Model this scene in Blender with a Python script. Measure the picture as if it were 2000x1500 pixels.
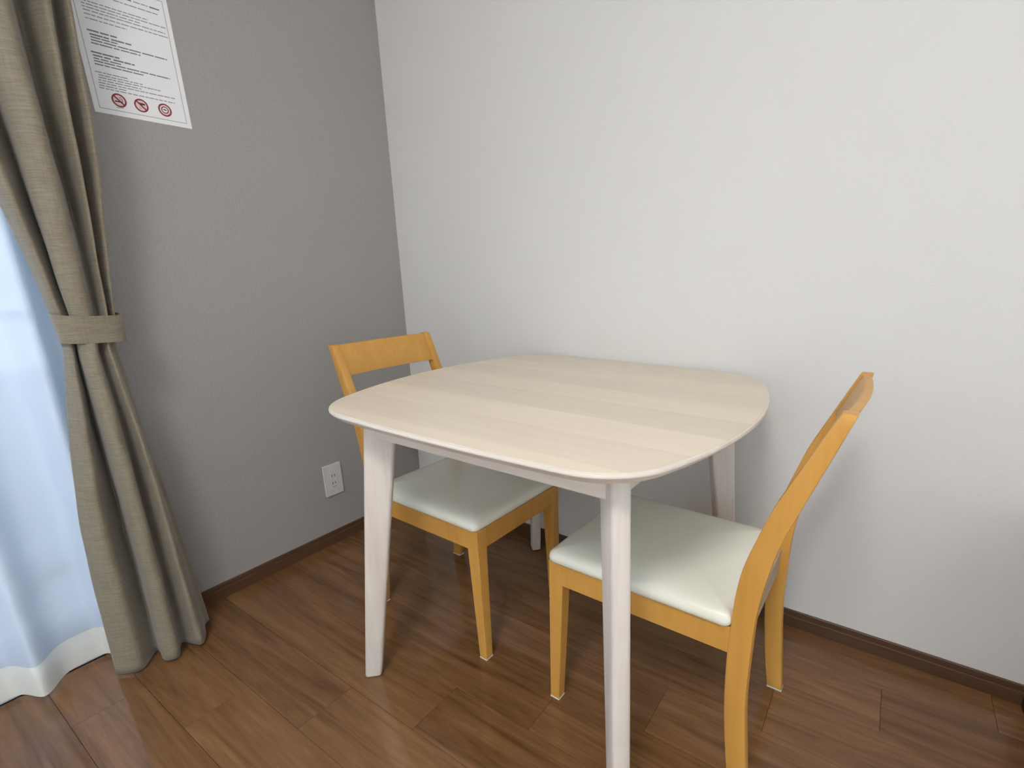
import bpy, bmesh, math, random
from mathutils import Vector, Matrix

# ------------------------------------------------------------------ clean
for o in list(bpy.data.objects):
    bpy.data.objects.remove(o, do_unlink=True)
scene = bpy.context.scene
C = scene.collection
random.seed(7)
PI = math.pi

# ------------------------------------------------------------------ camera
F_PX, CX, CY = 980.016, 1089.997, 816.893
YAW, PITCH, ROLL = -0.5840, 0.2932, -0.0104
CAM = Vector((1.6561, -1.3874, 1.0007))
fwd = Vector((math.sin(YAW) * math.cos(PITCH), math.cos(YAW) * math.cos(PITCH), -math.sin(PITCH)))
right = Vector((math.cos(YAW), -math.sin(YAW), 0))
up = right.cross(fwd)
r2 = right * math.cos(ROLL) + up * math.sin(ROLL)
u2 = -right * math.sin(ROLL) + up * math.cos(ROLL)
cd = bpy.data.cameras.new('camera')
cam = bpy.data.objects.new('camera', cd)
C.objects.link(cam)
m3 = Matrix((r2, u2, -fwd)).transposed()
cam.matrix_world = Matrix.Translation(CAM) @ m3.to_4x4()
cd.sensor_fit = 'HORIZONTAL'
cd.sensor_width = 36.0
cd.lens = F_PX / 2000 * 36.0
cd.shift_x = -(CX - 1000) / 2000
cd.shift_y = (CY - 750) / 2000
cd.clip_start = 0.02
scene.camera = cam

# ------------------------------------------------------------------ world, light, exposure
WORLD_STRENGTH = 30.0
LAMP_STRENGTH = 39.0
w = bpy.data.worlds.new('sky')
scene.world = w
w.use_nodes = True
nt = w.node_tree
bg = nt.nodes['Background']
bg.inputs['Color'].default_value = (0.79, 0.895, 1.0, 1)     # even overcast sky
bg.inputs['Strength'].default_value = WORLD_STRENGTH
scene.view_settings.view_transform = 'Standard'
scene.view_settings.look = 'None'
scene.view_settings.exposure = 0.0
scene.view_settings.gamma = 1.0
scene.view_settings.use_curve_mapping = False

ROOM_X, ROOM_Y, ROOM_Z = 3.3, -3.9, 2.4
WY0, WY1, WZ0, WZ1 = -3.60, -0.975, 0.0, 2.02               # window opening in the grey wall

pl = bpy.data.lights.new('window_portal', 'AREA')           # samples the sky through the real opening
pl.shape = 'RECTANGLE'
pl.size = WZ1 - WZ0
pl.size_y = WY1 - WY0
pl.cycles.is_portal = True
po = bpy.data.objects.new('window_portal', pl)
C.objects.link(po)
po.location = (-0.16, (WY0 + WY1) / 2, (WZ0 + WZ1) / 2)
po.rotation_euler = (0, -PI / 2, 0)

# ------------------------------------------------------------------ helpers
def obj(name, me, mat=None, parent=None, smooth=False, loc=None):
    o = bpy.data.objects.new(name, me)
    C.objects.link(o)
    if mat is not None and len(me.materials) == 0:
        me.materials.append(mat)
    if parent is not None:
        o.parent = parent
    if smooth:
        for p in me.polygons:
            p.use_smooth = True
    if loc is not None:
        o.location = loc
    return o

def tag(o, label=None, cat=None, group=None, kind=None):
    if label: o['label'] = label
    if cat: o['category'] = cat
    if group: o['group'] = group
    if kind: o['kind'] = kind
    return o

def empty(name, loc=(0, 0, 0), rz=0.0):
    o = bpy.data.objects.new(name, None)
    C.objects.link(o)
    o.location = loc
    o.rotation_euler = (0, 0, rz)
    o.empty_display_size = 0.1
    return o

def mesh(name, verts, faces):
    me = bpy.data.meshes.new(name)
    me.from_pydata([tuple(v) for v in verts], [], faces)
    me.update()
    return me

def bm_mesh(name, bm):
    bmesh.ops.recalc_face_normals(bm, faces=bm.faces)
    me = bpy.data.meshes.new(name)
    bm.to_mesh(me)
    bm.free()
    return me

def box_bm(x0, x1, y0, y1, z0, z1, bev=0.0, seg=2):
    bm = bmesh.new()
    vs = [bm.verts.new(p) for p in ((x0, y0, z0), (x1, y0, z0), (x1, y1, z0), (x0, y1, z0),
                                    (x0, y0, z1), (x1, y0, z1), (x1, y1, z1), (x0, y1, z1))]
    for f in ((0, 3, 2, 1), (4, 5, 6, 7), (0, 1, 5, 4), (1, 2, 6, 5), (2, 3, 7, 6), (3, 0, 4, 7)):
        bm.faces.new([vs[i] for i in f])
    if bev:
        bmesh.ops.bevel(bm, geom=list(bm.edges), offset=bev, segments=seg, profile=0.5, affect='EDGES')
    return bm

def box(name, x0, x1, y0, y1, z0, z1, mat, parent=None, bev=0.0, seg=2):
    return obj(name, bm_mesh(name, box_bm(x0, x1, y0, y1, z0, z1, bev, seg)), mat, parent)

def loft(name, rings, mat, parent=None, bev=0.0, seg=2, smooth=False, cap=True):
    """rings: list of closed loops with equal vertex counts"""
    bm = bmesh.new()
    R = [[bm.verts.new(p) for p in r] for r in rings]
    n = len(R[0])
    for a, b in zip(R, R[1:]):
        for i in range(n):
            bm.faces.new((a[i], a[(i + 1) % n], b[(i + 1) % n], b[i]))
    if cap:
        bm.faces.new(list(reversed(R[0])))
        bm.faces.new(R[-1])
    bmesh.ops.recalc_face_normals(bm, faces=bm.faces)
    if bev:
        es = [e for e in bm.edges if e.calc_face_angle(0) > 0.6]
        bmesh.ops.bevel(bm, geom=es, offset=bev, segments=seg, profile=0.5, affect='EDGES')
    o = obj(name, bm_mesh(name, bm), mat, parent)
    if smooth:
        for p in o.data.polygons:
            p.use_smooth = True
    return o

def smooth_by_angle(o, ang=0.6):
    me = o.data
    for p in me.polygons:
        p.use_smooth = True
    bm = bmesh.new(); bm.from_mesh(me)
    for e in bm.edges:
        e.smooth = e.calc_face_angle(0) < ang
    bm.to_mesh(me); bm.free()

def copy_tree(o, parent=None):
    c = o.copy()
    C.objects.link(c)
    c.parent = parent
    for ch in list(o.children):
        copy_tree(ch, c)
    return c

def interp(keys, z):
    """piecewise cosine-free linear -> smooth (monotone hermite) interpolation of tuples"""
    keys = sorted(keys, key=lambda k: k[0])
    if z <= keys[0][0]: return keys[0][1]
    if z >= keys[-1][0]: return keys[-1][1]
    for (a, va), (b, vb) in zip(keys, keys[1:]):
        if a <= z <= b:
            t = (z - a) / (b - a)
            return tuple(p + (q - p) * t for p, q in zip(va, vb))

def catmull(pts, n):
    out = []
    P = [pts[0]] + list(pts) + [pts[-1]]
    for i in range(1, len(P) - 2):
        p0, p1, p2, p3 = P[i - 1], P[i], P[i + 1], P[i + 2]
        for k in range(n):
            t = k / n
            out.append(tuple(0.5 * (2 * b + (c - a) * t + (2 * a - 5 * b + 4 * c - d) * t * t + (3 * b - a - 3 * c + d) * t ** 3)
                             for a, b, c, d in zip(p0, p1, p2, p3)))
    out.append(tuple(pts[-1]))
    return out

# ------------------------------------------------------------------ materials
def new_mat(name):
    m = bpy.data.materials.new(name)
    m.use_nodes = True
    return m, m.node_tree.nodes, m.node_tree.links, m.node_tree.nodes['Principled BSDF']

def srgb(r, g, b):
    f = lambda c: (c / 255 / 12.92) if c / 255 <= 0.04045 else ((c / 255 + 0.055) / 1.055) ** 2.4
    return (f(r), f(g), f(b), 1)

def plain(name, col, rough=0.5, spec=0.5, metal=0.0):
    m, N, L, B = new_mat(name)
    B.inputs['Base Color'].default_value = col
    B.inputs['Roughness'].default_value = rough
    B.inputs['Specular IOR Level'].default_value = spec
    B.inputs['Metallic'].default_value = metal
    return m

def wallpaper(name, col, scale, bump, var=0.04):
    m, N, L, B = new_mat(name)
    tc = N.new('ShaderNodeTexCoord')
    n1 = N.new('ShaderNodeTexNoise'); n1.inputs['Scale'].default_value = scale
    n1.inputs['Detail'].default_value = 3
    n2 = N.new('ShaderNodeTexNoise'); n2.inputs['Scale'].default_value = scale * 0.35
    mx = N.new('ShaderNodeMixRGB'); mx.blend_type = 'MIX'
    mx.inputs[1].default_value = tuple(c * (1 - var) for c in col[:3]) + (1,)
    mx.inputs[2].default_value = tuple(min(1, c * (1 + var)) for c in col[:3]) + (1,)
    bp = N.new('ShaderNodeBump'); bp.inputs['Strength'].default_value = bump
    bp.inputs['Distance'].default_value = 0.001
    mp = N.new('ShaderNodeMapping'); mp.inputs['Scale'].default_value = (1, 1, 1.6)
    L.new(tc.outputs['Object'], mp.inputs['Vector'])
    L.new(mp.outputs['Vector'], n1.inputs['Vector']); L.new(mp.outputs['Vector'], n2.inputs['Vector'])
    L.new(n1.outputs['Fac'], mx.inputs[0]); L.new(mx.outputs[0], B.inputs['Base Color'])
    L.new(n1.outputs['Fac'], bp.inputs['Height']); L.new(bp.outputs['Normal'], B.inputs['Normal'])
    B.inputs['Roughness'].default_value = 0.85
    B.inputs['Specular IOR Level'].default_value = 0.25
    return m

def wood(name, dark, light, rough, along=(1, 0, 0), scale=1.0, rnd=0.25, rings=False, spec=0.5, bump=0.0, grain=1.0, coat=0.0):
    """grain stretched along one local axis, each object shifted and toned by its own random number"""
    m, N, L, B = new_mat(name)
    tc = N.new('ShaderNodeTexCoord')
    oi = N.new('ShaderNodeObjectInfo')
    ad = N.new('ShaderNodeVectorMath'); ad.operation = 'ADD'
    sc = N.new('ShaderNodeVectorMath'); sc.operation = 'SCALE'; sc.inputs['Scale'].default_value = 37.0
    cx = N.new('ShaderNodeCombineXYZ')
    for i in range(3): L.new(oi.outputs['Random'], cx.inputs[i])
    L.new(cx.outputs[0], sc.inputs[0])
    L.new(tc.outputs['Object'], ad.inputs[0]); L.new(sc.outputs[0], ad.inputs[1])
    mp = N.new('ShaderNodeMapping')
    s = [22 * scale, 22 * scale, 22 * scale]
    for i in range(3):
        if along[i]: s[i] = 1.6 * scale
    mp.inputs['Scale'].default_value = s
    L.new(ad.outputs[0], mp.inputs['Vector'])
    n1 = N.new('ShaderNodeTexNoise'); n1.inputs['Scale'].default_value = 1.0
    n1.inputs['Detail'].default_value = 6; n1.inputs['Roughness'].default_value = 0.6
    n1.inputs['Distortion'].default_value = 1.2 if rings else 0.4
    L.new(mp.outputs['Vector'], n1.inputs['Vector'])
    n2 = N.new('ShaderNodeTexNoise'); n2.inputs['Scale'].default_value = 6.0
    n2.inputs['Detail'].default_value = 3
    L.new(mp.outputs['Vector'], n2.inputs['Vector'])
    a = N.new('ShaderNodeMath'); a.operation = 'MULTIPLY'; a.inputs[1].default_value = 0.3
    L.new(n2.outputs['Fac'], a.inputs[0])
    b = N.new('ShaderNodeMath'); b.operation = 'MULTIPLY_ADD'; b.inputs[1].default_value = 0.85
    L.new(n1.outputs['Fac'], b.inputs[0]); L.new(a.outputs[0], b.inputs[2])
    c = N.new('ShaderNodeMath'); c.operation = 'MULTIPLY_ADD'; c.inputs[1].default_value = rnd
    L.new(oi.outputs['Random'], c.inputs[0]); L.new(b.outputs[0], c.inputs[2])
    rp = N.new('ShaderNodeValToRGB')
    rp.color_ramp.elements[0].position = 0.32 + rnd * 0.5 ; rp.color_ramp.elements[0].color = dark
    rp.color_ramp.elements[1].position = 0.80 + rnd * 0.5 ; rp.color_ramp.elements[1].color = light
    L.new(c.outputs[0], rp.inputs[0])
    mid = N.new('ShaderNodeMixRGB'); mid.inputs[0].default_value = grain
    mid.inputs[1].default_value = tuple((p + q) / 2 for p, q in zip(dark, light))
    L.new(rp.outputs[0], mid.inputs[2])
    tn = N.new('ShaderNodeMixRGB'); tn.blend_type = 'MULTIPLY'; tn.inputs[0].default_value = 1.0
    L.new(mid.outputs[0], tn.inputs[1]); L.new(oi.outputs['Color'], tn.inputs[2])
    L.new(tn.outputs[0], B.inputs['Base Color'])
    B.inputs['Roughness'].default_value = rough
    B.inputs['Specular IOR Level'].default_value = spec
    B.inputs['Coat Weight'].default_value = coat
    B.inputs['Coat Roughness'].default_value = 0.07
    B.inputs['Coat IOR'].default_value = 1.6
    if bump:
        bp = N.new('ShaderNodeBump'); bp.inputs['Strength'].default_value = bump; bp.inputs['Distance'].default_value = 0.0006
        L.new(b.outputs[0], bp.inputs['Height']); L.new(bp.outputs['Normal'], B.inputs['Normal'])
    return m

def linen(name, dark, light):
    m, N, L, B = new_mat(name)
    tc = N.new('ShaderNodeTexCoord')
    outs = []
    for s in ((10, 30, 420), (300, 500, 14)):
        mp = N.new('ShaderNodeMapping'); mp.inputs['Scale'].default_value = s
        n = N.new('ShaderNodeTexNoise'); n.inputs['Scale'].default_value = 1.0; n.inputs['Detail'].default_value = 4
        n.inputs['Roughness'].default_value = 0.7
        L.new(tc.outputs['Object'], mp.inputs['Vector']); L.new(mp.outputs['Vector'], n.inputs['Vector'])
        outs.append(n)
    ad = N.new('ShaderNodeMath'); ad.operation = 'MULTIPLY_ADD'; ad.inputs[1].default_value = 0.4
    L.new(outs[1].outputs['Fac'], ad.inputs[0])
    mu = N.new('ShaderNodeMath'); mu.operation = 'MULTIPLY'; mu.inputs[1].default_value = 0.7
    L.new(outs[0].outputs['Fac'], mu.inputs[0]); L.new(mu.outputs[0], ad.inputs[2])
    rp = N.new('ShaderNodeValToRGB')
    rp.color_ramp.elements[0].position = 0.38; rp.color_ramp.elements[0].color = dark
    rp.color_ramp.elements[1].position = 0.72; rp.color_ramp.elements[1].color = light
    L.new(ad.outputs[0], rp.inputs[0]); L.new(rp.outputs[0], B.inputs['Base Color'])
    bp = N.new('ShaderNodeBump'); bp.inputs['Strength'].default_value = 0.35; bp.inputs['Distance'].default_value = 0.001
    L.new(ad.outputs[0], bp.inputs['Height']); L.new(bp.outputs['Normal'], B.inputs['Normal'])
    B.inputs['Roughness'].default_value = 0.75
    B.inputs['Sheen Weight'].default_value = 0.25
    B.inputs['Specular IOR Level'].default_value = 0.3
    return m

def sheer_mat(name, col, through, transl):
    m = bpy.data.materials.new(name); m.use_nodes = True
    N, L = m.node_tree.nodes, m.node_tree.links
    N.clear()
    out = N.new('ShaderNodeOutputMaterial')
    tr = N.new('ShaderNodeBsdfTransparent'); tr.inputs[0].default_value = (0.97, 0.98, 1, 1)
    tl = N.new('ShaderNodeBsdfTranslucent'); tl.inputs[0].default_value = col
    df = N.new('ShaderNodeBsdfDiffuse'); df.inputs[0].default_value = col
    tc = N.new('ShaderNodeTexCoord')
    mp = N.new('ShaderNodeMapping'); mp.inputs['Scale'].default_value = (40, 700, 700)
    ns = N.new('ShaderNodeTexNoise'); ns.inputs['Scale'].default_value = 1.0
    L.new(tc.outputs['Object'], mp.inputs['Vector']); L.new(mp.outputs['Vector'], ns.inputs['Vector'])
    ma = N.new('ShaderNodeMath'); ma.operation = 'MULTIPLY_ADD'; ma.inputs[1].default_value = 0.006; ma.inputs[2].default_value = through - 0.003
    L.new(ns.outputs['Fac'], ma.inputs[0])
    m1 = N.new('ShaderNodeMixShader'); m1.inputs[0].default_value = transl
    L.new(df.outputs[0], m1.inputs[1]); L.new(tl.outputs[0], m1.inputs[2])
    m2 = N.new('ShaderNodeMixShader')
    L.new(ma.outputs[0], m2.inputs[0]); L.new(m1.outputs[0], m2.inputs[1]); L.new(tr.outputs[0], m2.inputs[2])
    L.new(m2.outputs[0], out.inputs[0])
    return m

def glass_mat(name):
    m = bpy.data.materials.new(name); m.use_nodes = True
    N, L = m.node_tree.nodes, m.node_tree.links
    N.clear()
    out = N.new('ShaderNodeOutputMaterial')
    tr = N.new('ShaderNodeBsdfTransparent'); tr.inputs[0].default_value = (0.93, 0.96, 0.96, 1)
    gl = N.new('ShaderNodeBsdfGlossy'); gl.inputs['Roughness'].default_value = 0.02
    fr = N.new('ShaderNodeFresnel'); fr.inputs[0].default_value = 1.45
    mx = N.new('ShaderNodeMixShader')
    L.new(fr.outputs[0], mx.inputs[0]); L.new(tr.outputs[0], mx.inputs[1]); L.new(gl.outputs[0], mx.inputs[2])
    L.new(mx.outputs[0], out.inputs[0])
    return m

M = {}
M['white_wall'] = wallpaper('white_wallpaper', (0.80, 0.786, 0.770, 1), 190, 0.45, 0.02)
M['grey_wall'] = wallpaper('grey_wallpaper', (0.390, 0.375, 0.362, 1), 190, 0.8, 0.20)
M['ceiling'] = wallpaper('ceiling_paper', (0.82, 0.81, 0.79, 1), 300, 0.2, 0.02)
M['floor'] = wood('floor_wood', (0.106, 0.046, 0.017, 1), (0.285, 0.145, 0.062, 1), 0.27, (1, 0, 0), 1.0, 0.11, True, 0.12, 0.10, 1.0, 0.65)
M['subfloor'] = plain('subfloor_dark', (0.05, 0.028, 0.016, 1), 0.8)
M['base'] = wood('baseboard_wood', (0.078, 0.036, 0.019, 1), (0.135, 0.068, 0.037, 1), 0.35, (1, 1, 0), 1.0, 0.05)
M['table_strip'] = wood('tabletop_strip_wood', (0.74, 0.628, 0.488, 1), (0.875, 0.77, 0.628, 1), 0.36, (1, 0, 0), 1.3, 0.0, False, 0.45, 0.0, 0.45)
M['table_edge'] = wood('table_edge_wood', (0.74, 0.66, 0.58, 1), (0.84, 0.77, 0.70, 1), 0.42, (1, 0, 0), 1.0, 0.05)
M['table_leg'] = wood('whitewashed_wood', (0.66, 0.58, 0.53, 1), (0.82, 0.76, 0.70, 1), 0.42, (0, 0, 1), 1.0, 0.1)
M['chair_wood'] = wood('honey_wood', (0.565, 0.275, 0.052, 1), (0.70, 0.37, 0.085, 1), 0.38, (0, 0, 1), 0.8, 0.05)
M['raw_wood'] = wood('raw_plywood', (0.42, 0.29, 0.19, 1), (0.54, 0.40, 0.29, 1), 0.6, (0, 1, 0), 1.0, 0.05)
M['vinyl'] = plain('cream_vinyl', (0.86, 0.855, 0.745, 1), 0.26, 0.5)
M['felt'] = plain('white_felt', (0.75, 0.73, 0.68, 1), 0.9, 0.1)
M['linen'] = linen('greige_linen', (0.185, 0.158, 0.114, 1), (0.318, 0.278, 0.208, 1))
M['sheer'] = sheer_mat('sheer_voile', (0.58, 0.66, 0.78, 1), 0.005, 0.042)
M['hem'] = sheer_mat('sheer_hem', (0.86, 0.86, 0.82, 1), 0.02, 0.10)
M['frame'] = plain('white_aluminium', (0.72, 0.74, 0.76, 1), 0.4)
M['glass'] = glass_mat('window_glass')
M['concrete'] = wallpaper('balcony_plaster', (0.55, 0.55, 0.55, 1), 60, 0.3, 0.05)
M['rail_metal'] = plain('pale_metal', (0.78, 0.79, 0.80, 1), 0.35)
M['paper'] = plain('white_paper', (0.92, 0.92, 0.94, 1), 0.5, 0.4)
M['ink_dark'] = plain('dark_ink', (0.20, 0.20, 0.21, 1), 0.7)
M['ink_light'] = plain('grey_ink', (0.33, 0.33, 0.34, 1), 0.7)
M['ink_frame'] = plain('frame_ink', (0.32, 0.33, 0.33, 1), 0.7)
M['ink_red'] = plain('red_ink', (0.25, 0.022, 0.040, 1), 0.6)
M['ink_black'] = plain('black_ink', (0.035, 0.028, 0.028, 1), 0.6)
M['ink_pink'] = plain('pink_ink', (0.82, 0.66, 0.66, 1), 0.6)
M['plastic'] = plain('white_plastic', (0.70, 0.70, 0.67, 1), 0.4)
M['slot'] = plain('dark_slot', (0.12, 0.12, 0.115, 1), 0.7)
M['dark_wood'] = wood('dark_brown_wood', (0.028, 0.014, 0.008, 1), (0.062, 0.032, 0.018, 1), 0.45, (0, 0, 1), 1.0, 0.05)
M['metal'] = plain('steel', (0.6, 0.6, 0.6, 1), 0.3, 0.5, 1.0)

def emission(name, col, s):
    m = bpy.data.materials.new(name); m.use_nodes = True
    N, L = m.node_tree.nodes, m.node_tree.links
    N.clear()
    o = N.new('ShaderNodeOutputMaterial'); e = N.new('ShaderNodeEmission')
    e.inputs[0].default_value = col; e.inputs[1].default_value = s
    L.new(e.outputs[0], o.inputs[0])
    return m
M['lamp'] = emission('lamp_diffuser', (1.0, 0.95, 0.90, 1), LAMP_STRENGTH)

# ------------------------------------------------------------------ room shell
T = 0.12
def struct(o):
    o['kind'] = 'structure'
    return o

def wall_with_opening():
    bm = bmesh.new()
    def addb(*a):
        b = box_bm(*a)
        me = bpy.data.meshes.new('tmp'); b.to_mesh(me); b.free()
        bm.from_mesh(me); bpy.data.meshes.remove(me)
    addb(-T, 0, WY1, T, 0, ROOM_Z)
    addb(-T, 0, ROOM_Y, WY0, 0, ROOM_Z)
    addb(-T, 0, WY0, WY1, WZ1, ROOM_Z)
    return bm_mesh('wall_left', bm)
struct(obj('wall_left', wall_with_opening(), M['grey_wall']))
struct(box('wall_back', 0, ROOM_X + T, 0, T, 0, ROOM_Z, M['white_wall']))
struct(box('wall_right', ROOM_X, ROOM_X + T, ROOM_Y, 0, 0, ROOM_Z, M['white_wall']))
struct(box('wall_front', -T, ROOM_X + T, ROOM_Y - T, ROOM_Y, 0, ROOM_Z, M['white_wall']))
struct(box('ceiling', -T, ROOM_X + T, ROOM_Y - T, T, ROOM_Z, ROOM_Z + 0.1, M['ceiling']))

# floor: subfloor slab carrying every plank as a piece of its own
floor = struct(box('floor', -T, ROOM_X + T, ROOM_Y - T, T, -0.08, -0.0025, M['subfloor']))
PW, PX0, PDX, PY0 = 0.1408, 0.2230, 0.2210, -0.1303
LEN = 8 * PDX
def plank(x0, x1, y0, y1):
    g, bv, zb, c = 0.00038, 0.0002, -0.0024, 0.0003
    x0 += g; x1 -= g; y0 += g; y1 -= g
    cx, cy = (x0 + x1) / 2, (y0 + y1) / 2
    hx, hy = (x1 - x0) / 2, (y1 - y0) / 2
    v = []
    for (ax, ay, z) in ((hx, hy, zb), (hx, hy, -c), (hx - bv, hy - bv, 0)):
        v += [(-ax, -ay, z), (ax, -ay, z), (ax, ay, z), (-ax, ay, z)]
    f = []
    for k in (0, 4):
        for i in range(4):
            j = (i + 1) % 4
            f.append((k + i, k + j, k + 4 + j, k + 4 + i))
    f.append((8, 9, 10, 11))
    obj('plank', mesh('plank', v, f), M['floor'], floor, loc=(cx, cy, 0))
row = -1
while True:
    ya = PY0 - PW * row
    yb = ya - PW
    if yb < ROOM_Y: yb = ROOM_Y
    ya = min(ya, 0.0)
    if ya <= ROOM_Y + 0.005: break
    n = 7 - row
    xs = sorted({0.0, ROOM_X} | {PX0 + PDX * (n + 8 * k) for k in range(-4, 6) if 0.03 < PX0 + PDX * (n + 8 * k) < ROOM_X - 0.03})
    for a, b in zip(xs, xs[1:]):
        plank(a, b, yb, ya)
    row += 1

# baseboards with a stepped moulding (lower board, fine bead, upper board)
def baseboard(name, axis, a0, a1):
    prof = [(0, 0), (0.0100, 0), (0.0100, 0.0325), (0.0092, 0.0342), (0.0052, 0.0350), (0.0052, 0.0480), (0.0040, 0.0498), (0, 0.0498)]
    rings = []
    for a in (a0, a1):
        rings.append([((d, a, z) if axis == 'y' else (a, -d, z)) for d, z in prof])
    return struct(loft(name, rings, M['base']))
baseboard('baseboard_left', 'y', WY1 + 0.01, 0.0)
baseboard('baseboard_back', 'x', 0.0094, ROOM_X)

# ------------------------------------------------------------------ window: frame, two sliding sashes, glass
win = struct(empty('window_1', (0, (WY0 + WY1) / 2, 0)))
def wpart(name, x0, x1, y0, y1, z0, z1, mat, bev=0.002, parent=win):
    oy = (WY0 + WY1) / 2
    px, pyy = (0, oy)
    return box(name, x0, x1, y0 - oy, y1 - oy, z0, z1, mat, parent, bev)
wpart('frame_jamb', -0.11, -0.01, WY1 - 0.035, WY1, WZ0, WZ1, M['frame'])
wpart('frame_jamb', -0.11, -0.01, WY0, WY0 + 0.035, WZ0, WZ1, M['frame'])
wpart('frame_head', -0.11, -0.01, WY0 + 0.035, WY1 - 0.035, WZ1 - 0.04, WZ1, M['frame'])
wpart('threshold', -0.11, -0.005, WY0 + 0.035, WY1 - 0.035, 0.0, 0.055, M['frame'])
ymid = (WY0 + WY1) / 2
for (xa, ya, yb) in ((-0.055, ymid - 0.03, WY1 - 0.035), (-0.09, WY0 + 0.035, ymid + 0.03)):
    s = wpart('sash', xa, xa + 0.028, ya, ya + 0.05, 0.056, WZ1 - 0.041, M['frame'])
    oy = ymid
    box('sash_stile', xa, xa + 0.028, yb - 0.05 - oy, yb - oy, 0.056, WZ1 - 0.041, M['frame'], s, 0.002)
    box('sash_rail', xa, xa + 0.028, ya + 0.05 - oy, yb - 0.05 - oy, 0.056, 0.13, M['frame'], s, 0.002)
    box('sash_rail', xa, xa + 0.028, ya + 0.05 - oy, yb - 0.05 - oy, WZ1 - 0.09, WZ1 - 0.041, M['frame'], s, 0.002)
    box('sash_rail', xa, xa + 0.028, ya + 0.05 - oy, yb - 0.05 - oy, 0.298, 0.312, M['frame'], s, 0.002)
    box('pane', xa + 0.011, xa + 0.017, ya + 0.05 - oy, yb - 0.05 - oy, 0.13, WZ1 - 0.09, M['glass'], s)

# balcony outside
struct(box('floor_balcony', -1.35, -T, -4.9, 0.6, -0.16, -0.06, M['concrete']))
struct(box('wall_balcony', -1.35, -1.23, -4.9, 0.6, -0.06, 0.62, M['concrete']))
br = empty('balcony_railing', (-1.29, -1.9, 0.62))
tag(br, 'pale metal balcony railing seen faintly through the sheer curtain', 'railing')
box('handrail', -0.03, 0.03, -2.5, 2.5, 0.20, 0.235, M['rail_metal'], br, 0.004)
for k in range(6):
    box('post', -0.018, 0.018, -2.4 + k * 0.95 - 0.018, -2.4 + k * 0.95 + 0.018, 0.0, 0.20, M['rail_metal'], br, 0.003)

# ------------------------------------------------------------------ sheer curtain
def sheer_x(y, z):
    t = max(0.0, min(1.0, z / 2.1))
    amp = 0.066 * (1 - 0.55 * t)
    s = 0.0
    for k in range(-2, 14):
        yc = -1.264 - 0.158 * k - 0.010 * math.sin(k * 2.3) + 0.010 * math.sin(z * 1.3 + k) - 0.0084 * math.sin(k)
        wd = 0.040 + 0.006 * math.sin(k * 1.7) if y > yc else 0.022 + 0.012 * t
        s += math.exp(-((y - yc) / wd) ** 2)
    return 0.004 + amp * s + 0.002 * math.sin(y * 31 + z * 2)
def sheer_grid(y0, y1, z0, z1, ny, nz, off=0.0):
    v, f = [], []
    for j in range(nz + 1):
        z = z0 + (z1 - z0) * j / nz
        for i in range(ny + 1):
            y = y0 + (y1 - y0) * i / ny
            v.append((sheer_x(y, z) + off, y, z))
    for j in range(nz):
        for i in range(ny):
            a = j * (ny + 1) + i
            f.append((a, a + 1, a + ny + 2, a + ny + 1))
    return v, f
sh = empty('sheer_curtain', (0.03, -1.9, 0))
tag(sh, 'white translucent sheer curtain hanging in soft folds over the window', 'curtain')
v, f = sheer_grid(-1.98, -0.960, 0.095, 2.20, 260, 26)
v = [(a - 0.03, b + 1.9, c) for a, b, c in v]
obj('veil', mesh('veil', v, f), M['sheer'], sh, True)
v, f = sheer_grid(-1.98, -0.960, 0.012, 0.097, 260, 4, 0.0012)
v = [(a - 0.03, b + 1.9, c) for a, b, c in v]
obj('hem', mesh('hem', v, f), M['hem'], sh, True)

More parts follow.
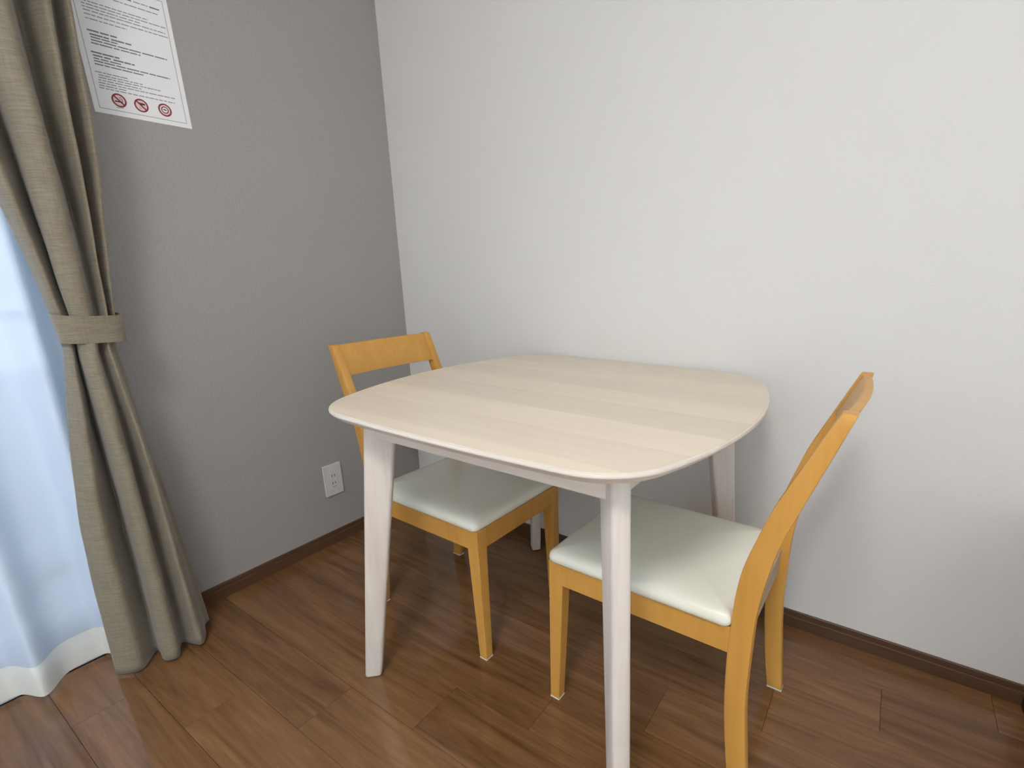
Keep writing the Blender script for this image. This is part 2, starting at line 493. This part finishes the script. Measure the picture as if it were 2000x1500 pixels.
# ------------------------------------------------------------------ linen drape, tied back
KEYS = [  # z, then 11 control points (y, x) from the window side to the wall side
 (2.22, [(-1.30,.10),(-1.25,.155),(-1.18,.075),(-1.13,.155),(-1.05,.165),(-.985,.075),(-.935,.155),(-.885,.075),(-.84,.145),(-.805,.09),(-.79,.07)]),
 (1.56, [(-1.152,.100),(-1.120,.150),(-1.050,.055),(-1.056,.150),(-1.012,.178),(-.973,.082),(-.942,.158),(-.913,.082),(-.900,.132),(-.888,.085),(-.900,.050)]),
 (1.30, [(-1.112,.100),(-1.086,.148),(-1.038,.055),(-1.045,.155),(-1.010,.180),(-.977,.084),(-.957,.158),(-.935,.084),(-.917,.138),(-.901,.085),(-.915,.050)]),
 (1.16, [(-1.092,.100),(-1.075,.146),(-1.034,.060),(-1.045,.156),(-1.010,.178),(-.977,.088),(-.962,.156),(-.947,.088),(-.932,.137),(-.917,.087),(-.93,.055)]),
 (1.04, [(-1.074,.100),(-1.064,.142),(-1.029,.070),(-1.044,.153),(-1.011,.174),(-.980,.098),(-.970,.152),(-.957,.098),(-.945,.135),(-.932,.090),(-.94,.06)]),
 (0.96, [(-1.066,.100),(-1.058,.139),(-1.027,.080),(-1.043,.150),(-1.012,.170),(-.985,.108),(-.975,.150),(-.963,.106),(-.955,.135),(-.945,.095),(-.95,.07)]),
 (0.875,[(-1.058,.105),(-1.051,.136),(-1.030,.110),(-1.036,.146),(-1.012,.158),(-.990,.125),(-.980,.148),(-.970,.118),(-.963,.132),(-.956,.100),(-.96,.085)]),
 (0.835,[(-1.058,.105),(-1.050,.138),(-1.034,.090),(-1.040,.150),(-1.020,.165),(-1.003,.125),(-.994,.158),(-.985,.135),(-.975,.115),(-.963,.098),(-.968,.08)]),
 (0.63, [(-1.095,.115),(-1.072,.155),(-1.034,.060),(-1.042,.165),(-1.020,.184),(-.995,.118),(-.984,.176),(-.971,.145),(-.962,.105),(-.950,.080),(-.96,.06)]),
 (0.44, [(-1.122,.120),(-1.090,.162),(-1.034,.062),(-1.043,.168),(-1.020,.188),(-.998,.118),(-.980,.182),(-.962,.148),(-.950,.105),(-.935,.080),(-.95,.05)]),
 (0.24, [(-1.134,.122),(-1.095,.165),(-1.040,.080),(-1.046,.170),(-1.022,.190),(-.997,.122),(-.977,.186),(-.956,.150),(-.940,.105),(-.922,.080),(-.94,.045)]),
 (0.008,[(-1.142,.122),(-1.100,.160),(-1.050,.114),(-1.054,.172),(-1.028,.190),(-.999,.134),(-.975,.188),(-.950,.158),(-.930,.110),(-.912,.085),(-.93,.04)]),
]

flat = [(z, tuple(c for p in pts for c in p)) for z, pts in KEYS]
zs = [0.008 + (2.22 - 0.008) * (k / 110) for k in range(111)]
def smooth_key(z):
    acc = None; wsum = 0
    for dz, wt in ((-0.05, 1), (-0.025, 2), (0, 3), (0.025, 2), (0.05, 1)):
        if 0.80 < z < 0.91: dz *= 0.3
        q = interp(flat, z + dz)
        acc = [wt * a for a in q] if acc is None else [s + wt * a for s, a in zip(acc, q)]
        wsum += wt
    return [a / wsum for a in acc]
dr = empty('drape_curtain', (0.12, -1.0, 0))
tag(dr, 'greige linen drape gathered by a tieback against the grey wall', 'curtain')
verts, faces, ncol = [], [], None
for z in zs:
    q = smooth_key(z)
    pts = [(q[2 * i], q[2 * i + 1]) for i in range(11)]
    line = catmull(pts, 9)
    ncol = len(line)
    for i, (y, x) in enumerate(line):
        wob = 0.0016 * math.sin(17 * z + i * 0.33) + 0.0012 * math.sin(41 * z - i * 0.21)
        verts.append((x - 0.12 + wob, y + 1.0, z))
for j in range(len(zs) - 1):
    for i in range(ncol - 1):
        a = j * ncol + i
        faces.append((a, a + 1, a + ncol + 1, a + ncol))
pan = obj('drape_panel', mesh('drape_panel', verts, faces), M['linen'], dr, True)
sm = pan.modifiers.new('thick', 'SOLIDIFY'); sm.thickness = 0.0022; sm.offset = 0
# tieback band
rings_o = []
NB = 40
band_v, band_f = [], []
prof_t = [(0, 0.0), (0.0030, 0.0), (0.0030, 1.0), (0, 1.0)]
for k in range(NB):
    a = 2 * PI * k / NB
    cy, cx_ = -1.007, 0.126
    ca, sa = math.cos(a), math.sin(a)
    ry, rx = 0.058, 0.040
    e = 0.75
    py = cy + ry * math.copysign(abs(ca) ** e, ca)
    px = cx_ + rx * math.copysign(abs(sa) ** e, sa)
    for d, t in prof_t:
        zt = 0.846 + 0.064 * t - 0.004 * ca + (-0.004 if t > 0.5 else 0.0) * sa
        shrink = 1.0 if t > 0.5 else 0.93
        band_v.append(((px - cx_) * shrink + cx_ + d * sa - 0.12, (py - cy) * shrink + cy + d * ca + 1.0, zt))
for k in range(NB):
    for i in range(4):
        a = k * 4 + i; b = k * 4 + (i + 1) % 4
        c = ((k + 1) % NB) * 4 + (i + 1) % 4; d = ((k + 1) % NB) * 4 + i
        band_f.append((a, b, c, d))
tb = obj('tieback', mesh('tieback', band_v, band_f), M['linen'], dr, True)
smooth_by_angle(tb, 0.9)
box('tieback_strap', -0.118, -0.035, 0.050, 0.0535, 0.868, 0.905, M['linen'], tb)
# brass-free hook on the wall
hk = box('tieback_hook', -0.12, -0.102, 0.046, 0.062, 0.886, 0.896, M['metal'], dr, 0.002)
# rails the curtains hang from
rl = box('curtain_rail', 0.02, 0.17, -3.75, -0.72, 2.222, 2.26, M['frame'], None, 0.004)
tag(rl, 'white double curtain rail above the window', 'curtain rail')

# ------------------------------------------------------------------ notice on the grey wall
NY, NZ, NW, NH = -0.8600, 1.3640, 0.2040, 0.2920
notice = empty('wall_notice', (0.0, NY, NZ))
notice.rotation_euler = (math.radians(0.4), 0, 0)
tag(notice, 'white printed notice sheet with three red icons taped to grey wall', 'notice')
box('sheet', 0.0004, 0.0011, 0, NW, 0, NH, M['paper'], notice)
def quads(name, rects, mat, x=0.00125, parent=notice):
    v, f = [], []
    for (a, b, c, d) in rects:      # s0,s1,t0,t1
        k = len(v)
        v += [(x, a, c), (x, b, c), (x, b, d), (x, a, d)]
        f.append((k, k + 1, k + 2, k + 3))
    return obj(name, mesh(name, v, f), mat, parent)
fr_w = 0.0012
a0, a1, b0, b1 = 0.0105, 0.1935, 0.0105, 0.283
quads('printed_frame', [(a0, a1, b0, b0 + fr_w), (a0, a1, b1 - fr_w, b1), (a0, a0 + fr_w, b0, b1), (a1 - fr_w, a1, b0, b1)], M['ink_frame'])
rt = random.Random(3)
def words(s0, s1, t, h, long=False):
    out, s = [], s0
    while s < s1 - 0.001:
        wlen = rt.uniform(0.010, 0.026) if long else rt.uniform(0.005, 0.016)
        e = min(s1, s + wlen)
        out.append((s, e, t - h / 2, t + h / 2))
        s = e + rt.uniform(0.0012, 0.0026)
    return out
BL = [('l',.0676,.1782,.2500),('B',.085,.1255,.2610),('l',.1297,.159,.2612),('B',.1622,.1827,.2612)]
HD = [('B',.0231,.0785,.1720),('B',.0261,.0619,.1645),('B',.0660,.1053,.1645),('b',.0267,.0769,.1588),('b',.0263,.1774,.1530),('b',.0249,.120,.1468),
      ('B',.0203,.0741,.1280),('B',.0227,.056,.1215),('B',.061,.1028,.1215),('b',.0225,.0746,.1155),('b',.0221,.1757,.1100),('b',.0218,.1177,.1038)]
LT = [('l',.0220,.1528,.2310),('l',.0240,.1890,.2248),('l',.0240,.1344,.2186),('l',.0250,.186,.2124),('l',.0250,.190,.2045),('l',.0250,.1033,.1960),
      ('l',.0189,.0821,.0875),('l',.0242,.1103,.0818),('l',.0231,.1474,.0766),('l',.0218,.1055,.0710),('l',.0207,.177,.0655),('l',.0206,.0738,.0600),('l',.0197,.1749,.0548)]
dk, lt = [], []
for k, s0, s1, t in BL + HD + LT:
    if k == 'B': dk += words(s0, s1, t, 0.0030, True)
    elif k == 'b': dk += words(s0, s1, t, 0.0024, True)
    else: lt += words(s0, s1, t, 0.0021)
tag(quads('printed_text_bold', dk, M['ink_dark']), 'illegible bold print', kind='stuff')
tag(quads('printed_text_fine', lt, M['ink_light']), 'illegible fine print', kind='stuff')
quads('printed_caption', words(0.0446, 0.0597, 0.0185, 0.0012), M['ink_dark'])

def ring(name, s, t, r0, r1, mat, x, parent, n=32):
    v, f = [], []
    for k in range(n):
        a = 2 * PI * k / n
        v += [(x, s + r0 * math.cos(a), t + r0 * math.sin(a)), (x, s + r1 * math.cos(a), t + r1 * math.sin(a))]
    for k in range(n):
        a = 2 * k; b = 2 * ((k + 1) % n)
        f.append((a, a + 1, b + 1, b))
    return obj(name, mesh(name, v, f), mat, parent)
def poly(name, pts, mat, x, parent):
    return obj(name, mesh(name, [(x, a, b) for a, b in pts], [tuple(range(len(pts)))]), mat, parent)
def disc(name, s, t, r, mat, x, parent, n=28):
    return poly(name, [(s + r * math.cos(2 * PI * k / n), t + r * math.sin(2 * PI * k / n)) for k in range(n)], mat, x, parent)
IC = [(0.0530, 0.0345), (0.0975, 0.0330), (0.1480, 0.0335)]
RAD = 0.0148
def bar(s, t, ang, L_, w_):
    c, sn = math.cos(ang), math.sin(ang)
    return [(s + c * a - sn * b, t + sn * a + c * b) for a, b in ((-L_, -w_), (L_, -w_), (L_, w_), (-L_, w_))]
# no smoking
g = disc('icon_background', *IC[0], RAD * 0.9, M['ink_pink'], 0.00122, notice)
ring('red_ring', *IC[0], RAD * 0.77, RAD, M['ink_red'], 0.00134, g)
poly('red_slash', bar(IC[0][0], IC[0][1], -PI / 4, RAD * 0.85, RAD * 0.115), M['ink_red'], 0.00132, g)
poly('cigarette', bar(IC[0][0] - 0.0012, IC[0][1] - 0.0028, 0.0, 0.0078, 0.0014), M['ink_black'], 0.00128, g)
ring('smoke', IC[0][0] + 0.0045, IC[0][1] + 0.0048, 0.0018, 0.0030, M['ink_dark'], 0.00128, g)
poly('smoke_trail', bar(IC[0][0] + 0.0065, IC[0][1] + 0.0008, 1.2, 0.0025, 0.0007), M['ink_dark'], 0.00128, g)
# second prohibition sign: dark hand-like mark on pink
g = disc('icon_background', *IC[1], RAD * 0.9, M['ink_pink'], 0.00122, notice)
ring('red_ring', *IC[1], RAD * 0.77, RAD, M['ink_red'], 0.00134, g)
poly('red_slash', bar(IC[1][0], IC[1][1], -PI / 4, RAD * 0.85, RAD * 0.115), M['ink_red'], 0.00132, g)
s_, t_ = IC[1]
poly('dark_mark', [(s_ - .0065, t_ + .0035), (s_ - .004, t_ + .0062), (s_ + .003, t_ + .0060), (s_ + .0088, t_ + .0048), (s_ + .0078, t_ + .0012), (s_ + .003, t_ + .0018), (s_ + .0012, t_ - .0015), (s_ - .001, t_ + .001)], M['ink_black'], 0.00128, g)
ring('pale_mark', s_ - 0.003, t_ - 0.0058, 0.0016, 0.0024, M['ink_light'], 0.00128, g)
# third: double ring
g = disc('icon_background', *IC[2], RAD * 0.9, M['ink_pink'], 0.00122, notice)
ring('red_ring', *IC[2], RAD * 0.77, RAD, M['ink_red'], 0.00134, g)
ring('inner_ring', *IC[2], RAD * 0.40, RAD * 0.55, M['ink_red'], 0.00134, g)
disc('inner_disc', *IC[2], RAD * 0.42, M['paper'], 0.00126, g)
s_, t_ = IC[2]
poly('dark_mark', [(s_ - .0045, t_ + .0005), (s_ - .002, t_ + .0026), (s_ + .003, t_ + .0010), (s_ + .0042, t_ - .0012), (s_, t_ - .0012)], M['ink_black'], 0.00130, g)

# ------------------------------------------------------------------ wall socket
so = empty('wall_socket', (0, -0.4465, 0.1905))
tag(so, 'white double power socket plate low on the grey wall', 'socket')
box('cover_plate', 0, 0.0065, 0, 0.0715, 0, 0.1215, M['plastic'], so, 0.002)
ins = box('socket_insert', 0.006, 0.0078, 0.0225, 0.0490, 0.028, 0.0935, M['plastic'], so, 0.0006)
for zc in (0.077, 0.048):
    for yc in (0.0305, 0.0410):
        box('slot', 0.0076, 0.0081, yc - 0.0013, yc + 0.0013, zc - 0.0042, zc + 0.0042, M['slot'], ins)
box('seam', 0.0076, 0.0081, 0.0270, 0.0445, 0.0335, 0.0345, M['slot'], ins)

# ------------------------------------------------------------------ dining table
TX, TY, TH = 1.0249, -0.4185, 0.7213
def arc(p0, p1, b, n=24):
    p0, p1 = Vector(p0), Vector(p1)
    c = (p0 + p1) / 2; d = p1 - p0; L_ = d.length; d /= L_
    nn = Vector((d.y, -d.x))
    R_ = (L_ * L_ / 4 + b * b) / (2 * b); ce = c - nn * (R_ - b); th = math.asin(min(1, L_ / 2 / R_))
    out = []
    for k in range(n):
        t = -th + 2 * th * k / (n - 1)
        N_ = nn * math.cos(t) + d * math.sin(t)
        out.append((ce + N_ * R_, N_))
    return out
def outline(a, b, bx, by, r):
    A, B_ = a - r - bx, b - r - by
    co = [(A, -B_), (A, B_), (-A, B_), (-A, -B_)]
    sag = [bx, by, bx, by]
    segs = [arc(co[i], co[(i + 1) % 4], sag[i]) for i in range(4)]
    pts = []
    for i in range(4):
        pts += [tuple(P + N_ * r) for P, N_ in segs[i]]
        n0, n1 = segs[i][-1][1], segs[(i + 1) % 4][0][1]
        t0, t1 = math.atan2(n0.y, n0.x), math.atan2(n1.y, n1.x)
        while t1 < t0: t1 += 2 * PI
        c = co[(i + 1) % 4]
        for k in range(1, 12):
            t = t0 + (t1 - t0) * k / 12
            pts.append((c[0] + r * math.cos(t), c[1] + r * math.sin(t)))
    return pts
OA = (0.4504, 0.4145, 0.0496, 0.0075, 0.1422)
def inset(d):
    return outline(OA[0] - d, OA[1] - d, OA[2], OA[3], OA[4] - d)
table = empty('dining_table', (TX, TY, 0))
tag(table, 'whitewashed wooden dining table with rounded bowed top between two chairs', 'table')
prof = [(0.0140, TH - 0.0205), (0.0012, TH - 0.0088), (0.0003, TH - 0.0078), (0.0, TH - 0.0066), (0.0, TH - 0.0042), (0.0010, TH - 0.0016), (0.0042, TH - 0.0006)]
top = loft('tabletop', [[(x, y, z) for x, y in inset(d)] for d, z in prof], M['table_edge'], table)
smooth_by_angle(top, 0.7)
# inlaid strips running along the length of the top
IN = inset(0.0040)
cuts = [-0.50, -0.3685, -0.2585, -0.1545, -0.0435, 0.0625, 0.1625, 0.2635, 0.50]
def clip(poly_, yv, keep_above):
    out = []
    for i in range(len(poly_)):
        a, b = poly_[i], poly_[(i + 1) % len(poly_)]
        ia = (a[1] >= yv) == keep_above or a[1] == yv
        ib = (b[1] >= yv) == keep_above or b[1] == yv
        if ia: out.append(a)
        if ia != ib:
            t = (yv - a[1]) / (b[1] - a[1])
            out.append((a[0] + (b[0] - a[0]) * t, yv))
    return out
TONE = [1.08, 1.01, 1.06, 0.965, 1.02, 0.955, 1.0, 0.945]
for ya, yb, tone in zip(cuts, cuts[1:], TONE):
    P = clip(clip(IN, ya + 0.00012, True), yb - 0.00012, False)
    cyy = (max(p[1] for p in P) + min(p[1] for p in P)) / 2
    st = loft('strip', [[(x, y - cyy, z) for x, y in P] for z in (TH - 0.0008, TH)], M['table_strip'], top)
    st.location = (0, cyy, 0)
    st.color = (tone, tone * 0.995, tone * 0.99, 1)
# legs: blades set on the diagonal, tapering and splaying outwards
OBX, OBY, OTX, OTY = 0.3651, 0.3765 - 0.006, 0.3146, 0.3179 - 0.006
LB, LTp, TBt, TTp, PH = 0.0400, 0.0720, 0.0330, 0.0340, 0.7618
def leg_ring(z, sx, sy):
    t = z / 0.72
    ox, oy_ = OBX + (OTX - OBX) * t, OBY + (OTY - OBY) * t
    Ln = LB + (LTp - LB) * t
    Tn = TBt + (TTp - TBt) * t
    d = (-math.cos(PH), -math.sin(PH)); n = (-d[1], d[0])
    P = [(ox + n[0] * Tn / 2, oy_ + n[1] * Tn / 2), (ox - n[0] * Tn / 2, oy_ - n[1] * Tn / 2),
         (ox + d[0] * Ln - n[0] * Tn / 2, oy_ + d[1] * Ln - n[1] * Tn / 2), (ox + d[0] * Ln + n[0] * Tn / 2, oy_ + d[1] * Ln + n[1] * Tn / 2)]
    P = [(sx * a, sy * b, z) for a, b in P]
    if sx * sy < 0: P.reverse()
    return P
for sx in (-1, 1):
    for sy in (-1, 1):
        l = loft('leg', [leg_ring(z, sx, sy) for z in (0.001, 0.704)], M['table_leg'], table, 0.0075, 3)
        smooth_by_angle(l, 0.7)
AY = 0.722 - 0.4117
zb, zt = 0.6375, 0.7015
for s in (-1, 1):
    box('apron', -0.288, 0.288, s * AY if s < 0 else s * AY - 0.02, s * AY + 0.02 if s < 0 else s * AY, zb, zt, M['table_edge'], table, 0.003)
    box('end_apron', s * 0.305 - (0.02 if s > 0 else 0), s * 0.305 + (0.02 if s < 0 else 0), -0.285, 0.285, zb, zt, M['table_edge'], table, 0.003)

# ------------------------------------------------------------------ chairs
XF, WF, XFB, WFB = 0.2200, 0.1735, 0.2235, 0.1700
ZT, ZB = 0.3814, 0.3268
FRONT = [(0, -.2060), (.066, -.1955), (.15, -.1850), (.23, -.1780), (.333, -.1748), (.394, -.1765), (.454, -.1790), (.510, -.1870), (.578, -.2060), (.627, -.2215), (.66, -.2350), (.683, -.2450), (.748, -.2730), (.7985, -.2955)]
REAR = [(0, -.2400), (.09, -.2300), (.228, -.2165), (.346, -.2150), (.437, -.2180), (.558, -.2375), (.63, -.2600), (.7165, -.2890), (.785, -.3120), (.7985, -.3165)]
def lin(tab, z):
    return catint([(a, (b,)) for a, b in tab], z)
def catint(keys, z):
    for i in range(len(keys) - 1):
        if keys[i][0] <= z <= keys[i + 1][0]:
            z0, z1 = keys[i][0], keys[i + 1][0]
            p1, p2 = keys[i][1][0], keys[i + 1][1][0]
            m1 = (p2 - keys[max(i - 1, 0)][1][0]) / (z1 - keys[max(i - 1, 0)][0])
            j = min(i + 2, len(keys) - 1)
            m2 = (keys[j][1][0] - p1) / (keys[j][0] - z0)
            h = z1 - z0; t = (z - z0) / h
            return (2 * t**3 - 3 * t**2 + 1) * p1 + (t**3 - 2 * t**2 + t) * h * m1 + (-2 * t**3 + 3 * t**2) * p2 + (t**3 - t**2) * h * m2
    return keys[-1][1][0]
PT = 0.0235          # post thickness
WR = 0.1745          # outer face of the back posts
def make_chair():
    ch = empty('dining_chair')
    wd = M['chair_wood']
    for s in (-1, 1):
        rings = []
        for z in (0.003, ZB, ZT):
            t = min(1, z / ZB)
            ox, oy_ = XFB + (XF - XFB) * t, WFB + (WF - WFB) * t
            lx = 0.0245 + (0.0360 - 0.0245) * t
            ly = 0.0245 + (0.0330 - 0.0245) * t
            R_ = [(ox, s * oy_, z), (ox - lx, s * oy_, z), (ox - lx, s * (oy_ - ly), z), (ox, s * (oy_ - ly), z)]
            if s < 0: R_.reverse()
            rings.append(R_)
        lg = loft('leg', rings, wd, ch, 0.0022, 2)
        box('felt_pad', XFB - 0.0248, XFB + 0.0002, -WFB - 0.0002 if s < 0 else WFB - 0.0248, -WFB + 0.0248 if s < 0 else WFB + 0.0002, 0.0, 0.0032, M['felt'], lg, 0.0006)
        # curved back post that is also the rear leg
        rings = []
        for k in range(41):
            z = 0.003 + (0.7985 - 0.003) * k / 40
            xf, xr = lin(FRONT, z), lin(REAR, z)
            y0, y1 = s * WR, s * (WR - PT)
            R_ = [(xf, y0, z), (xr, y0, z), (xr, y1, z), (xf, y1, z)]
            if s < 0: R_.reverse()
            rings.append(R_)
        ps = loft('back_post', rings, wd, ch, 0.0025, 2)
        smooth_by_angle(ps, 0.5)
        box('felt_pad', -0.2398, -0.2055, min(s * WR, s * (WR - PT)) - 0.0003, max(s * WR, s * (WR - PT)) + 0.0003, 0.0, 0.0032, M['felt'], ps, 0.0006)
        # side rail flush with leg and post
        ya, yb = s * (WF - 0.001), s * (WF - 0.021)
        box('side_rail', -0.1765, XF - 0.0345, min(ya, yb), max(ya, yb), ZB, ZT, wd, ch, 0.0012)
    box('front_rail', XF - 0.0215, XF - 0.0015, -WF + 0.033, WF - 0.033, ZB, ZT, wd, ch, 0.0012)
    box('rear_rail', -0.1985, -0.1800, -WR + PT, WR - PT, ZB, ZT, M['raw_wood'], ch, 0.0012)
    # padded seat
    rings = []
    A_, Bf = 0.1995, 0.1815
    cxs = 0.0215
    def ringpts(ins, z, crown=0.0):
        pts = []
        a, b, r = A_ - ins, Bf - ins, max(0.004, 0.018 - ins)
        for (qx, qy, t0) in ((a - r, b - r, 0), (-a + r, b - r, PI / 2), (-a + r, -b + r, PI), (a - r, -b + r, 1.5 * PI)):
            for k in range(6):
                t = t0 + PI / 2 * k / 5
                pts.append((cxs + qx + r * math.cos(t), qy + r * math.sin(t), z))
        return pts
    prof_ = [(0.010, ZT - 0.001), (0.004, ZT + 0.001), (0.0005, ZT + 0.006), (0.0, ZT + 0.012), (0.002, ZT + 0.020), (0.008, ZT + 0.0265), (0.020, ZT + 0.0310), (0.05, ZT + 0.0355), (0.10, ZT + 0.039), (0.16, ZT + 0.0405)]
    cu = loft('seat_cushion', [ringpts(i, z) for i, z in prof_], M['vinyl'], ch, smooth=True)
    # bowed top rail of the backrest
    rings = []
    n = 24
    hw = WR - PT + 0.001
    for k in range(n + 1):
        y = -hw + 2 * hw * k / n
        bow = 0.011 * (1 - (y / hw) ** 2)
        R_ = []
        for z, off in ((0.7135, 0.0055), (0.7962, 0.0055), (0.7962, 0.0200), (0.7135, 0.0200)):
            R_.append((lin(FRONT, z) - off + 0.0015 - bow, y, z))
        rings.append(R_)
    br_ = loft('backrest_rail', rings, wd, ch, 0.0022, 2)
    smooth_by_angle(br_, 0.6)
    return ch
c1 = make_chair()
c1.location = (0.6734, -0.4097, 0); c1.rotation_euler = (0, 0, -0.0299)
tag(c1, 'honey wood chair with cream seat beside the grey wall, facing right', 'chair', 'pair of dining chairs')
c2 = copy_tree(c1)
c2.location = (1.3234, -0.4213, 0); c2.rotation_euler = (0, 0, 3.1267)
tag(c2, 'honey wood chair with cream seat at the right end of the table', 'chair', 'pair of dining chairs')

# ------------------------------------------------------------------ dark furniture edge at the right
cb = empty('dark_cabinet', (2.045, -0.012, 0))
tag(cb, 'dark brown wooden cabinet edge standing by white wall at far right', 'cabinet')
box('cabinet_body', 0, 0.55, -0.40, 0, 0.0, 0.50, M['dark_wood'], cb, 0.003)
box('cabinet_top', -0.004, 0.56, -0.41, 0.0, 0.50, 0.52, M['dark_wood'], cb, 0.003)
for k in range(2):
    d = box('cabinet_door', 0.012 + k * 0.265, 0.27 + k * 0.265, -0.418, -0.400, 0.03, 0.49, M['dark_wood'], cb, 0.002)
    box('knob', 0.235 + k * 0.065, 0.25 + k * 0.065, -0.432, -0.418, 0.27, 0.285, M['metal'], d, 0.004)

# ------------------------------------------------------------------ ceiling lamp (above the camera)
lx, ly = 1.62, -2.10
la = empty('ceiling_lamp', (lx, ly, ROOM_Z))
tag(la, 'round white ceiling lamp in the middle of the room', 'lamp')
def discring(r, z, n=40): return [(r * math.cos(2 * PI * k / n), r * math.sin(2 * PI * k / n), z) for k in range(n)]
loft('lamp_base', [discring(0.29, 0), discring(0.29, -0.02), discring(0.28, -0.03)], M['frame'], la, smooth=False)
loft('lamp_diffuser', [discring(0.27, -0.03), discring(0.265, -0.06), discring(0.22, -0.085), discring(0.10, -0.095)], M['lamp'], la, smooth=True)
